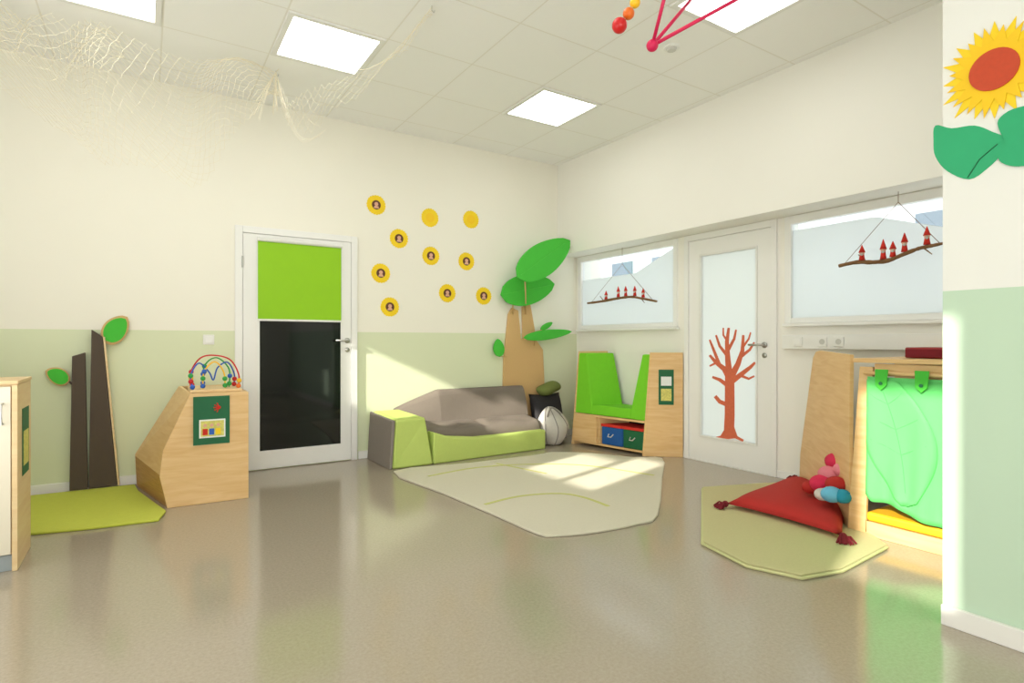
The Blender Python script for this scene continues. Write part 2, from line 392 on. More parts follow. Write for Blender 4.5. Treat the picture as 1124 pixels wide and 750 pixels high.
for px, l, n in ((876, 'white rocker switch on the trunking nearest the tree door', 0), (903, 'white socket on the trunking next to the rocker switch', 1), (921, 'white socket on the trunking above the plywood den side', 1)):
    p = onX(px, 373, XR-.05); p.z = 1.148; switch(p, .075, .075, l, n, 'X')

# ================================================================ BACK WALL DECOR
def photo_flower(px, py, photo, label):
    c = onY(px, py, YB-.004); Rr = .100; pts = []; n = 22; ph = random.random()
    for i in range(n*2):
        a = math.pi*i/n+ph; r = Rr*(1.0 if i % 2 == 0 else .93)*random.uniform(.985, 1.015)
        pts.append((c.x+r*math.cos(a), YB-.001, c.z+r*math.sin(a)))
    r_ = root('paper_sunflower', (c.x, YB-.001, c.z), label, 'paper flower', 'paper sunflowers on the back wall')
    link('petal_disc', prism(B(), pts, (0, -.004, 0)), 'yellow', r_)
    if photo:
        f = link('photo_disc', tube(B(), [(c.x, YB-.005, c.z), (c.x, YB-.007, c.z)], .046, 20), 'brown', r_)
        bm = B(); tube(bm, [(c.x, YB-.007, c.z+.008), (c.x, YB-.009, c.z+.008)], .020, 12)
        prism(bm, [(c.x-.028, YB-.007, c.z-.034), (c.x+.028, YB-.007, c.z-.034), (c.x+.018, YB-.007, c.z-.011), (c.x-.018, YB-.007, c.z-.011)], (0, -.002, 0))
        link('portrait', bm, 'skin', f)
    else:
        link('flower_centre', tube(B(), [(c.x, YB-.005, c.z), (c.x, YB-.007, c.z)], .05, 20), 'petal', r_)
for px, py, ph, l in ((413, 225, 1, 'topmost photo sunflower, nearest the door top'), (472, 239, 0, 'plain yellow sunflower without a photo, the left one of two'),
    (517, 241, 0, 'plain yellow sunflower without a photo, the right one of two'), (438, 262, 1, 'photo sunflower diagonally below the topmost one'),
    (473, 281, 1, 'photo sunflower directly below the left plain one'), (512, 287, 1, 'photo sunflower below the right plain one, beside the big leaves'),
    (418, 300, 1, 'photo sunflower nearest the door edge, second lowest there'), (428, 337, 1, 'lowest photo sunflower, beside the door handle side'),
    (491, 322, 1, 'lower photo sunflower in the middle of the group'), (531, 325, 1, 'lower photo sunflower rightmost beside the cork tree')):
    photo_flower(px, py, ph, l)

def leafpart(name, poly, Y, th, m, parent, vein=None, vm='green_vein'):
    o = link(name, prism(B(), [onY(x, y, Y) for x, y in poly], (0, -th, 0)), m, parent, bevel=.004)
    if vein:
        link('leaf_vein', tube(B(), [onY(x, y, Y-th-.001) for x, y in vein], .004, 6), vm, o)
    return o
# cork tree in the corner
tr = root('tree_decoration', (3.35, YB-.02, 0), 'cork tree cut-out with big green leaves in the corner behind the foam sofa', 'tree decoration')
pts = [(550, 500), (552, 395), (557, 345), (561, 338), (568, 341), (571, 372), (573, 372), (572, 337), (581, 333), (584, 350), (588, 374), (595, 384), (599, 500)]
link('trunk', prism(B(), [onY(x, y, YB-.001) if y < 480 else Vector((onY(x, y, YB).x, YB-.001, .08)) for x, y in pts], (0, -.02, 0)), 'cork', tr, bevel=.003)
leafpart('leaf', leaf2d((567, 305), (625, 264), 36, p=.6), YB-.30, .02, 'green_felt', tr, [(572, 302), (596, 284), (620, 267)])
leafpart('leaf', leaf2d((549, 324), (608, 312), 34, p=.6), YB-.08, .02, 'green_felt', tr, [(552, 323), (580, 318), (605, 313)])
leafpart('leaf', leaf2d((574, 371), (627, 364), 11, p=.6), YB-.08, .02, 'green_felt', tr)
leafpart('leaf', leaf2d((548, 392), (546, 372), 12, p=.6), YB-.04, .015, 'green_felt', tr)
leafpart('leaf', leaf2d((593, 362), (606, 354), 6, p=.6), YB-.06, .015, 'green_felt', tr)
for P_, r_ in (([onY(577, 345, YB-.02), onY(577, 325, YB-.15), onY(576, 300, YB-.31)], .008), ([onY(563, 345, YB-.02), onY(563, 325, YB-.07)], .008),
    ([onY(586, 380, YB-.02), onY(588, 364, YB-.06), onY(596, 362, YB-.07)], .005), ([onY(556, 392, YB-.02), onY(548, 391, YB-.04)], .005)):
    link('stem', tube(B(), P_, r_, 8), 'cork', tr, smooth=True)
# brown felt trunks left
tb = root('tree_decoration', onZ(104, 530)*1, 'pair of dark brown felt tree trunks with round green leaves, left of the glass door', 'tree decoration')
ORG[tb.name] = Vector(tb.location)
def fl(px): p = onY(px, 400, YB-.02); return Vector((p.x, YB-.018, .020))
def trunk(name, top, bx0, bx1, edge):
    T = [onY(x, y, YB-.018) for x, y in top]
    P = [fl(bx0)]+T+[fl(bx1)]
    o = link(name, prism(B(), P, (0, -.06, 0)), 'trunk', tb, bevel=.004)
    if edge:
        e0, e1 = T[-1]+Vector((.003, 0, 0)), fl(bx1)+Vector((.003, 0, 0)); w = Vector((.012, 0, 0))
        link('plywood_edge', prism(B(), [e1, e0, e0+w, e1+w], (0, -.055, 0)), 'ply_lt', o)
trunk('tall_trunk', [(101, 362), (113, 370)], 98, 129, True)
trunk('short_trunk', [(80, 391), (94, 387)], 77, 97, False)
for bs, tp, w in (((114, 376), (140, 348), 27), ((77, 419), (50, 407), 19)):
    bo = leafpart('leaf', leaf2d(bs, tp, w, p=.6), YB-.02, .02, 'cork', tb)
    cx, cy = (bs[0]+tp[0])/2, (bs[1]+tp[1])/2; q = .84
    ins = [(cx+(x-cx)*q, cy+(y-cy)*q) for x, y in leaf2d(bs, tp, w, p=.6)]
    i_ = link('leaf_face', prism(B(), [onY(x, y, YB-.041) for x, y in ins], (0, -.006, 0)), 'green_felt', bo)
link('stem', tube(B(), [onY(108, 385, YB-.05), onY(114, 376, YB-.035)], .008, 6), 'trunk', tb)
link('stem', tube(B(), [onY(83, 425, YB-.05), onY(76, 419, YB-.035)], .008, 6), 'trunk', tb)

# ================================================================ FOAM SOFA
sf = root('foam_sofa', (2.7, 5.1, 0), 'low soft foam sofa in taupe and pale green against the back wall', 'sofa')
ya, yb = 4.86, 5.46
link('armrest', hexa(B(), [(1.86, ya, .001), (2.26, ya, .001), (2.24, yb-.02, .001), (1.85, yb-.02, .001), (1.90, ya+.02, .44), (2.20, ya+.05, .44), (2.14, yb-.04, .47), (1.87, yb-.04, .47)]), 'sofa_green', sf, bevel=.02, seg=3)
link('armrest_side', hexa(B(), [(1.83, ya-.002, .001), (1.857, ya-.002, .001), (1.847, yb-.02, .001), (1.82, yb-.02, .001), (1.86, ya+.018, .435), (1.893, ya+.018, .435), (1.863, yb-.04, .465), (1.84, yb-.04, .465)]), 'sofa_grey2', sf, bevel=.008)
bm = B(); prof = [(2.262, .30), (2.45, .235), (2.75, .20), (3.2, .20), (3.60, .205)]
fr = [Vector((x, ya+.0+.06*(x-2.26)/1.34, z)) for x, z in prof]; bk_ = [Vector((p.x, ya+.15, p.z+.0)) for p in fr]
lo = [Vector((p.x, p.y, .001)) for p in fr]; lb = [Vector((p.x, p.y, .001)) for p in bk_]
V = [[bm.verts.new(p) for p in L_] for L_ in (fr, bk_, lb, lo)]
for i in range(4):
    for a in range(4): bm.faces.new((V[a][i], V[a][i+1], V[(a+1) % 4][i+1], V[(a+1) % 4][i]))
bm.faces.new([V[a][0] for a in range(4)]); bm.faces.new([V[a][4] for a in range(4)][::-1])
link('front_panel', bm, 'sofa_green', sf, bevel=.015, seg=3)
def patch(f, n, m, th):
    bm = B(); G = [[bm.verts.new(f(i/n, j/m, 1)) for j in range(m+1)] for i in range(n+1)]
    g = [[bm.verts.new(f(i/n, j/m, 0)) for j in range(m+1)] for i in range(n+1)]
    for i in range(n):
        for j in range(m):
            bm.faces.new((G[i][j], G[i+1][j], G[i+1][j+1], G[i][j+1])); bm.faces.new((g[i][j], g[i][j+1], g[i+1][j+1], g[i+1][j]))
    for i in range(n):
        bm.faces.new((G[i][0], g[i][0], g[i+1][0], G[i+1][0])); bm.faces.new((G[i][m], G[i+1][m], g[i+1][m], g[i][m]))
    for j in range(m):
        bm.faces.new((G[0][j], G[0][j+1], g[0][j+1], g[0][j])); bm.faces.new((G[n][j], g[n][j], g[n][j+1], G[n][j+1]))
    return bm
def seat(u, v, top):
    x = 2.27+u*1.33; y = ya+.155+v*.30; e2 = min(1, v*5)**.5; g = abs(u-.5)*30
    z = .001 if not top else .225+.065*e2+.045*v+.008*math.sin(u*19)*math.sin(v*7)-.018*math.exp(-g*g)*1.0+.03*max(0, .25-u)
    return Vector((x, y, z))
link('seat_cushion', patch(seat, 60, 14, .2), 'sofa_grey', sf, smooth=True)
def back(u, v, top):
    x = 2.10+u*1.53; h = .47+.175*min(1, max(0, u*3.2))**.9
    z = .29+(h-.29)*v
    if not top: return Vector((x, 5.476, z))
    lean = 5.29+.10*v
    if v > .9: lean += (v-.9)/.1*.02
    if u < .3: lean += (.3-u)*.25
    return Vector((x, min(lean-.015*math.sin(u*8)*math.sin(math.pi*v), 5.46), z))
link('backrest', patch(back, 50, 14, .2), 'sofa_grey', sf, smooth=False, bevel=.012, seg=3)
# corner cushions and bag
def cushion(bm, c, w, d, h, rot=None):
    n = 14
    def P(u, v, s):
        a = 2*u-1; b = 2*v-1; q = ((1-a**4)*(1-b**4))**.5
        x = a*w/2*(1-.06*(1-b*b)); y = b*d/2*(1-.06*(1-a*a))
        return Vector((x, y, s*h/2*q))
    T = [[P(i/n, j/n, 1) for j in range(n+1)] for i in range(n+1)]
    vt = {}; vb = {}
    for i in range(n+1):
        for j in range(n+1):
            p = T[i][j]; v = bm.verts.new(p); vt[i, j] = v
            vb[i, j] = v if (i in (0, n) or j in (0, n)) else bm.verts.new(Vector((p.x, p.y, -p.z)))
    for i in range(n):
        for j in range(n):
            bm.faces.new((vt[i, j], vt[i+1, j], vt[i+1, j+1], vt[i, j+1])); bm.faces.new((vb[i, j], vb[i, j+1], vb[i+1, j+1], vb[i+1, j]))
    vs = list(set(vt.values()) | set(vb.values()))
    if rot: bmesh.ops.rotate(bm, verts=vs, cent=(0, 0, 0), matrix=rot)
    bmesh.ops.translate(bm, verts=vs, vec=c); return bm
rx = Matrix.Rotation(R(75), 3, 'X')
tag(link('floor_cushion', cushion(B(), (3.95, 5.36, .275), .44, .55, .18, rx), 'black', smooth=True), 'dark charcoal cushion standing in the corner beside the foam sofa', 'cushion')
bm = ball(B(), (0, 0, 0), 1, 24, (.17, .09, .075))
for v in bm.verts: v.co.z += .02*math.sin(v.co.x*16)
bmesh.ops.translate(bm, verts=bm.verts, vec=(3.98, 5.38, .60))
tag(link('soft_pillow', bm, 'olive', smooth=True), 'small rounded olive pillow on top of the charcoal cushion in the corner', 'pillow')
bg = root('beanbag', (3.84, 5.12, 0), 'slumped white and grey striped sack on the floor at the right end of the sofa', 'beanbag')
bc = Vector((3.83, 5.10, .20))
def bagpt(th, ph, s=1.0):
    x = math.cos(ph)*math.sin(th); y_ = math.sin(ph)*math.sin(th); z = math.cos(th)
    w = 1.0-.22*max(0, z)-.05*max(0, z)**2
    return bc+Vector((x*.195*w*s-.05*max(0, z), y_*.155*w*s, max(-.195, z*.225*s-.016*math.sin(3*ph)*math.sin(th)+.02*x*max(0, -z))))
bm = B(); NN, MM = 28, 18
G = [[bm.verts.new(bagpt(math.pi*(j+.5)/(MM+1), 2*math.pi*i/NN)) for j in range(MM+1)] for i in range(NN)]
for i in range(NN):
    for j in range(MM): bm.faces.new((G[i][j], G[(i+1) % NN][j], G[(i+1) % NN][j+1], G[i][j+1]))
bm.faces.new([G[i][0] for i in range(NN)]); bm.faces.new([G[i][MM] for i in range(NN)][::-1])
link('body', bm, 'white_knit', bg, smooth=True)
for k in range(3):
    ph = R(200+k*45)
    link('stripe', tube(B(), [bagpt(R(14+t*14), ph+.25*math.sin(t*.3), 1.002) for t in range(11)], .006, 6), 'grey_knit', bg, smooth=True)
link('carry_strap', tube(B(), cr([bc+Vector((-.13, -.07, .11)), bc+Vector((-.10, -.11, .225)), bc+Vector((.03, -.10, .15))], 8), .010, 8), 'grey_knit', bg, smooth=True)

# ================================================================ RUGS
def slab(name, poly, z0, z1, m, parent=None, smoothn=0, bevel=.006):
    P = [onZ(x, y, 0) for x, y in poly]
    if smoothn: P = cr(P, smoothn, True)
    return link(name, prism(B(), [Vector((p.x, p.y, z0)) for p in P], (0, 0, z1-z0)), m, parent, bevel=bevel)
rg = root('rug', onZ(600, 540), 'large cream rug with curved yellow green lines in front of the foam sofa', 'rug')
poly = [(432, 519), (514, 510), (588, 501), (606, 498), (650, 499), (695, 503.5), (727, 504.5), (727, 525), (722, 567), (700, 577), (655, 586), (612, 590), (590, 588), (540, 566), (486, 543)]
slab('pile', poly, .001, .016, 'rug', rg, 3)
def ribbon(pp, w, z):
    P = cr([onZ(x, y, z) for x, y in pp], 8); a = []; b = []
    for i, p in enumerate(P):
        d = (P[min(i+1, len(P)-1)]-P[max(i-1, 0)]); n = Vector((-d.y, d.x, 0)).normalized()*w/2
        a.append(p+n); b.append(p-n)
    return prism(B(), a+b[::-1], (0, 0, .002))
link('curved_line', ribbon([(470, 523), (520, 514), (575, 510), (640, 511), (718, 522)], .03, .0165), 'rug_line', rg)
link('curved_line', ribbon([(532, 554), (570, 545), (612, 542), (640, 546), (668, 556)], .03, .0165), 'rug_line', rg)
link('curved_line', ribbon([(545, 509), (560, 512), (600, 520)], .025, .0167), 'rug_line', rg)
tag(slab('play_mat', [(-30, 556), (38, 546), (148, 534), (152, 541), (182, 563), (174, 573), (100, 582), (37, 588), (-20, 592)], .001, .018, 'mat_green'), 'yellow green mat on the floor before the brown felt trunks', 'mat')
m2 = root('play_mat', onZ(860, 580), 'sage coloured mat under the red tasselled cushion', 'mat')
slab('pile', [(771, 537), (830, 533), (868, 531), (925, 568), (974, 601), (925, 627), (880, 635), (820, 622), (771, 597)], .001, .018, 'mat2', m2, 0)
link('edge_binding', tube(B(), [onZ(x, y, .011) for x, y in [(771, 537), (771, 597), (820, 622), (880, 635), (925, 627), (974, 601)]], .008, 6), 'rug_edge', m2)

# ================================================================ PLYWOOD DESK (left)
dk = root('plywood_play_desk', (.3, 5.0, 0), 'birch plywood play desk with slanted front and bead maze on top', 'play desk')
hz = .78
link('side_panel', prism(B(), [(.125, 4.575, .001), (.635, 4.555, .001), (.635, 4.555, hz), (.262, 4.57, hz), (.10, 4.59, .40), (.08, 4.59, .22)], (0, .022, 0)), 'ply', dk, bevel=.002)
link('side_panel', prism(B(), [(-.06, 5.43, .001), (.635, 5.43, .001), (.635, 5.43, hz), (.23, 5.43, hz), (-.07, 5.43, .25)], (0, .022, 0)), 'ply', dk, bevel=.002)
hx = B(); hexa(hx, [(.09, 4.60, .22), (.11, 4.60, .22), (-.04, 5.43, .24), (-.07, 5.43, .24), (.265, 4.60, hz), (.285, 4.60, hz), (.25, 5.43, hz), (.23, 5.43, hz)])
link('slanted_board', hx, 'ply', dk)
hx = B(); hexa(hx, [(.125, 4.60, .001), (.145, 4.60, .001), (-.04, 5.43, .001), (-.06, 5.43, .001), (.09, 4.60, .219), (.11, 4.60, .219), (-.04, 5.43, .239), (-.07, 5.43, .239)])
link('kick_board', hx, 'ply_edge', dk)
link('top_board', box(B(), .29, .634, 4.60, 5.428, hz-.02, hz), 'ply', dk)
link('back_board', box(B(), .613, .634, 4.60, 5.428, .001, hz-.021), 'ply', dk)
def yposter(name, px0, py0, px1, py1, Y, label, deco=True):
    a = onY(px0, py0, Y); b = onY(px1, py1, Y)
    r_ = root(name, ((a.x+b.x)/2, Y, b.z), label, 'poster')
    bd = link('board', box(B(), a.x, b.x, Y-.003, Y, b.z, a.z), 'green_dk', r_)
    w = b.x-a.x; h = a.z-b.z
    pc = link('picture', box(B(), a.x+w*.16, b.x-w*.12, Y-.005, Y-.003, b.z+h*.14, b.z+h*.52), 'paper', r_)
    link('picture_print', box(B(), a.x+w*.2, b.x-w*.16, Y-.006, Y-.005, b.z+h*.17, b.z+h*.49), 'picture', pc)
    for i in range(3):
        cx = a.x+w*(.32+.18*i); bm = B(); tube(bm, [(cx, Y-.006, b.z+h*.4), (cx, Y-.008, b.z+h*.4)], .012, 10)
        link('head', bm, 'skin', pc)
        link('shirt', box(B(), cx-.016, cx+.016, Y-.008, Y-.006, b.z+h*.2, b.z+h*.33), ('felt_red', 'blue', 'yellow')[i], pc)
    bm = B(); hx_ = a.x+w*.70; hz_ = b.z+h*.76
    tube(bm, [(hx_, Y-.003, hz_), (hx_, Y-.005, hz_)], .013, 10)
    for k in range(5):
        an = R(200+k*35-90); tube(bm, [(hx_, Y-.004, hz_), (hx_+math.cos(an)*.035, Y-.004, hz_+math.sin(an)*.035)], .004, 6)
    link('hand_mark', bm, 'felt_red', r_)
yposter('poster', 212, 436, 252, 486, 4.555, 'dark green poster with a group photo on the side of the plywood desk')
# bead maze
bz = root('bead_maze', (.42, 4.85, hz), 'bead maze with coloured wire loops standing on the plywood desk', 'toy')
link('base', box(B(), .27, .60, 4.68, 5.0, hz+.001, hz+.02), 'ply_lt', bz, bevel=.004)
zt = hz+.02
loops = [('blue', [(.29, 4.72, zt), (.275, 4.74, zt+.10), (.33, 4.78, zt+.19), (.40, 4.82, zt+.12), (.43, 4.83, zt+.06), (.46, 4.85, zt+.15), (.53, 4.87, zt+.19), (.58, 4.9, zt+.1), (.58, 4.92, zt)], 'red_gl'),
         ('red_gl', [(.30, 4.95, zt), (.29, 4.94, zt+.12), (.35, 4.9, zt+.225), (.44, 4.84, zt+.245), (.54, 4.78, zt+.21), (.59, 4.72, zt+.1), (.585, 4.71, zt)], 'yellow_bd'),
         ('yellow_bd', [(.35, 4.70, zt), (.36, 4.71, zt+.13), (.43, 4.72, zt+.20), (.49, 4.73, zt+.12), (.50, 4.73, zt)], 'green_bd'),
         ('green_bd', [(.37, 4.97, zt), (.38, 4.96, zt+.16), (.46, 4.93, zt+.225), (.54, 4.87, zt+.14), (.54, 4.86, zt)], 'blue')]
for m_, pts, bc_ in loops:
    P = cr(pts, 8); link('wire_loop', tube(B(), P, .0055, 8), m_, bz, smooth=True)
    for k in (2, 5, 8, len(P)-3, len(P)-6):
        link('bead', ball(B(), P[k], .018, 10), bc_ if k % 2 else random.choice(['red_gl', 'blue', 'green_bd', 'orange']), bz, smooth=True)

# ================================================================ CABINET (far left)
cb = root('storage_cabinet', (-1.0, 3.95, 0), 'low pale wooden storage cabinet cut off by the left edge', 'cabinet')
cx1 = -.54; cz = .955
link('side_panel', box(B(), cx1-.022, cx1, 3.74, 4.13, .001, cz-.02), 'ply_lt', cb, bevel=.002)
link('body', box(B(), -1.5, cx1-.023, 3.765, 4.13, .081, cz-.02), 'ply_lt', cb)
link('top_board', box(B(), -1.5, cx1+.004, 3.735, 4.132, cz-.019, cz), 'ply_lt', cb, bevel=.003)
link('plinth', box(B(), -1.5, cx1-.023, 3.76, 4.12, .001, .078), 'plinth', cb)
dd = link('door', box(B(), -.98, cx1-.027, 3.745, 3.764, .085, cz-.03), 'cab_front', cb, bevel=.002)
link('handle', tube(B(), [(-.60, 3.745, .74), (-.60, 3.72, .74), (-.60, 3.72, .84), (-.60, 3.745, .84)], .006, 8), 'steel', dd)
dd = link('door', box(B(), -1.49, -.985, 3.745, 3.764, .085, cz-.03), 'cab_front', cb, bevel=.002)
link('handle', tube(B(), [(-1.04, 3.745, .74), (-1.04, 3.72, .74), (-1.04, 3.72, .84), (-1.04, 3.745, .84)], .006, 8), 'steel', dd)
r_ = root('poster', (cx1, 3.95, .45), 'narrow green poster on the side of the left cabinet', 'poster')
link('board', box(B(), cx1+.001, cx1+.003, 3.86, 4.05, .45, .80), 'green_dk', r_)
link('picture', box(B(), cx1+.003, cx1+.005, 3.885, 4.025, .50, .68), 'picture', r_)

# ================================================================ GREEN BOOTH SEAT
F0, F1, B0, B1 = Vector((4.03, 5.02, 0)), Vector((4.19, 4.06, 0)), Vector((4.47, 4.93, 0)), Vector((4.48, 3.82, 0))
def SP(s, d, z):
    p = (F0*(1-s)+F1*s)*(1-d)+(B0*(1-s)+B1*s)*d; return Vector((p.x, p.y, z))
bs = root('booth_seat', SP(.5, .5, 0), 'plywood booth seat with lime green U shaped upholstery beside the tree door', 'seat')
def quadbox(s0, s1, d0, d1, z0, z1):
    return hexa(B(), [SP(s0, d0, z0), SP(s1, d0, z0), SP(s1, d1, z0), SP(s0, d1, z0), SP(s0, d0, z1), SP(s1, d0, z1), SP(s1, d1, z1), SP(s0, d1, z1)])
def sidep(s0, s1):
    return hexa(B(), [SP(s0, 0, .001), SP(s1, 0, .001), SP(s1, 1, .001), SP(s0, 1, .001), SP(s0, .2, 1.04), SP(s1, .2, 1.04), SP(s1, 1, 1.04), SP(s0, 1, 1.04)])
link('side_panel', sidep(0, .028), 'ply', bs, bevel=.002)
link('side_panel', sidep(.972, 1), 'ply', bs, bevel=.002)
link('front_board', quadbox(.029, .35, 0.02, .07, .03, .33), 'ply', bs)
link('shelf_floor', quadbox(.029, .971, 0.02, .95, .03, .05), 'ply', bs)
link('seat_board', quadbox(.029, .971, 0.02, .95, .331, .352), 'ply', bs)
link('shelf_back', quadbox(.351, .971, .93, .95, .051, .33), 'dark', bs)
link('shelf_divider', quadbox(.351, .37, .08, .92, .051, .33), 'ply', bs)
def ucush(poly, d0, d1):
    bm = B(); a = [bm.verts.new(SP(s, d0+(z-.35)*.16, z)) for s, z in poly]; b = [bm.verts.new(SP(s, d1, z)) for s, z in poly]
    n = len(a); bm.faces.new(a); bm.faces.new(b[::-1])
    for i in range(n): bm.faces.new((a[i], b[i], b[(i+1) % n], a[(i+1) % n]))
    return bm
link('side_cushion', ucush([(.031, .354), (.031, 1.02), (.14, 1.02), (.27, .46), (.27, .354)], .05, .95), 'lime', bs, bevel=.012, seg=3)
link('side_cushion', ucush([(.969, .354), (.969, 1.02), (.90, 1.02), (.80, .46), (.80, .354)], .05, .95), 'lime', bs, bevel=.012, seg=3)
link('seat_cushion', ucush([(.272, .354), (.272, .46), (.798, .46), (.798, .354)], .05, .95), 'lime', bs, bevel=.012, seg=3)
for s0, s1, m_, l in ((.42, .68, 'blue_fab', 'blue fabric storage box with red band in the booth seat shelf'), (.71, .955, 'green_dk', 'green fabric storage box with red band in the booth seat shelf')):
    r_ = root('storage_box', SP((s0+s1)/2, .4, .052), l, 'box', 'fabric boxes under the booth seat')
    link('body', quadbox(s0, s1, .05, .8, .052, .24), m_, r_, bevel=.008)
    link('band', quadbox(s0-.003, s1+.003, .035, .81, .242, .27), 'felt_red', r_, bevel=.003)
    link('pull_loop', tube(B(), [SP((s0+s1)/2-.03, .05, .17), SP((s0+s1)/2-.02, .0, .14), SP((s0+s1)/2+.02, .0, .14), SP((s0+s1)/2+.03, .05, .17)], .006, 6), 'white_knit', r_)
def sidept(q, z, o):
    p = SP(1, q, z); n = Vector((B1.y-F1.y, -(B1.x-F1.x), 0)).normalized(); n = n if n.y < 0 else -n
    return p+n*o
def sideq(name, q0, q1, z0, z1, o, m_, par): return link(name, hexa(B(), [sidept(q0, z0, o), sidept(q1, z0, o), sidept(q1, z0, o+.003), sidept(q0, z0, o+.003), sidept(q0, z1, o), sidept(q1, z1, o), sidept(q1, z1, o+.003), sidept(q0, z1, o+.003)]), m_, par)
r_ = root('poster', sidept(.55, .5, .002), 'small green poster on the side of the booth seat', 'poster')
sideq('board', .37, .76, .52, .87, .002, 'green_dk', r_)
sideq('picture', .43, .7, .56, .68, .005, 'picture', r_)
sideq('picture', .43, .7, .71, .80, .005, 'paper', r_)

# ================================================================ PLAY DEN (right)
dn = root('play_den', (3.95, 1.5, 0), 'plywood play den with green leaf curtain partly hidden by the near wall', 'play den')
A0 = Vector((3.60, 1.80, 0)); A1 = Vector((4.43, 2.60, 0)); dv = (A1-A0); nv = Vector((dv.y, -dv.x, 0)).normalized()
def EP(s, z): p = A0+dv*s; return Vector((p.x, p.y, z))
link('end_panel', prism(B(), [EP(0, .001), EP(1, .001), EP(.97, .25), EP(.66, 1.03), EP(.60, 1.075), EP(.52, 1.085), EP(-.02, 1.07)], nv*.022), 'ply', dn, bevel=.002)
link('front_post', prism(B(), [(3.585, 1.80, .001), (3.585, 1.70, .001), (3.585, 1.655, 1.0), (3.585, 1.73, 1.0)], (.022, 0, 0)), 'ply', dn, bevel=.002)
link('top_board', box(B(), 3.57, 4.40, 1.02, 1.76, 1.025, 1.05), 'ply', dn, bevel=.003)
link('header_board', box(B(), 3.592, 3.612, 1.02, 1.65, .95, 1.02), 'ply', dn, bevel=.002)
link('base_board', box(B(), 3.59, 3.612, 1.02, 1.695, .001, .085), 'ply', dn, bevel=.002)
link('floor_board', box(B(), 3.615, 4.40, 1.02, 1.78, .03, .075), 'ply', dn)
link('seat_pad', box(B(), 3.60, 4.38, 1.03, 1.70, .087, .14), 'yellow_pad', dn, bevel=.015, seg=3)
link('rear_panel', box(B(), 4.42, 4.44, 1.02, 1.9, .001, 1.02), 'ply_lt', dn)
link('curtain_rod', tube(B(), [(3.575, 1.02, .965), (3.575, 1.70, .965)], .012, 10), 'ply', dn, smooth=True)
cu = root('leaf_curtain', (3.57, 1.35, .2), 'green fabric curtain sewn like a leaf hanging from the den rod', 'curtain')
def zbot(u): return .215+.02*math.sin(u*9)-.07*u if u > .06 else .26-.045*u/.06
def cur(u, v, top):
    yy = 1.672-u*.64; z = .945+(zbot(u)-.945)*v
    x = 3.560-.012*math.sin(u*16+v*2)*v-.014*v-.009*math.sin(u*31)*v
    return Vector((x-(.004 if top else 0), yy, z))
link('cloth', patch(cur, 44, 24, 0), 'green_cloth', cu, smooth=True)
def lf(u, v, top):
    c_ = .05+.26*v; w = (.08+.26*math.sin(math.pi*min(1, .12+v*.88)))*(1 if v < .97 else .4)
    q = min(max(c_+(u-.35)*w*1.7, .004), .95); p = cur(q, min(v*1.0, 1), True)
    return Vector((p.x-.008-(.003 if top else 0)-.004*math.sin(u*9), p.y, .93+(.24-.93)*v))
link('leaf_panel', patch(lf, 14, 26, 0), 'green_cloth', cu, smooth=True)
seam = [lf(.5, k/10, True)+Vector((-.0005, 0, 0)) for k in range(1, 10)]
link('seam', tube(B(), seam, .0016, 6), 'cloth_seam', cu)
for k in range(2, 8, 2):
    a = k/10
    for s_ in (.12, .88):
        link('seam', tube(B(), [lf(.5, a, True), lf((.5+s_)/2, a-.05, True), lf(s_, a-.1, True)], .0013, 5), 'cloth_seam', cu)
for u in (.12, .44, .76):
    yy = 1.665-u*.63
    t_ = link('hanging_tab', prism(B(), [(3.544, yy-.035, .99), (3.544, yy+.035, .99), (3.534, yy+.03, .90), (3.534, yy, .87), (3.534, yy-.03, .90)], (-.005, 0, 0)), 'green_felt', cu, bevel=.002)
    link('button', tube(B(), [(3.530, yy, .91), (3.526, yy, .91)], .010, 10), 'green_dk', t_)
bk = root('book', (4.0, 1.38, 1.05), 'thick red book lying on top of the play den', 'book')
link('cover', box(B(), 3.80, 4.1, 1.15, 1.58, 1.052, 1.115), 'book', bk, bevel=.008)
link('pages', box(B(), 3.792, 3.799, 1.16, 1.57, 1.06, 1.105), 'red_dk', bk)

# red cushion with tassels
C4 = [onZ(797, 556, .03), onZ(925, 592, .03), onZ(936, 550, .03), onZ(872, 527, .03)]
bm = B(); n = 18; vt = {}; vb = {}
for i in range(n+1):
    for j in range(n+1):
        u, v = i/n, j/n; a, b = 2*u-1, 2*v-1
        uu = .5+(a*(1-.07*(1-b*b)))/2; vv = .5+(b*(1-.07*(1-a*a)))/2
        p = (C4[0]*(1-uu)+C4[1]*uu)*(1-vv)+(C4[3]*(1-uu)+C4[2]*uu)*vv
        q = ((1-a**4)*(1-b**4))**.45; wr = .006*math.sin(u*14+v*5)*q
        w = bm.verts.new((p.x, p.y, .048+.075*q+wr)); vt[i, j] = w
        vb[i, j] = w if i in (0, n) or j in (0, n) else bm.verts.new((p.x, p.y, .048-.028*q))
for i in range(n):
    for j in range(n):
        bm.faces.new((vt[i, j], vt[i+1, j], vt[i+1, j+1], vt[i, j+1])); bm.faces.new((vb[i, j], vb[i, j+1], vb[i+1, j+1], vb[i+1, j]))
cs = root('floor_cushion', (sum((p.x for p in C4))/4, sum((p.y for p in C4))/4, .02), 'flat red floor cushion with dark tassels on the sage mat', 'cushion')
link('cover', bm, 'red', cs, smooth=True)
cen = sum(C4, Vector())/4
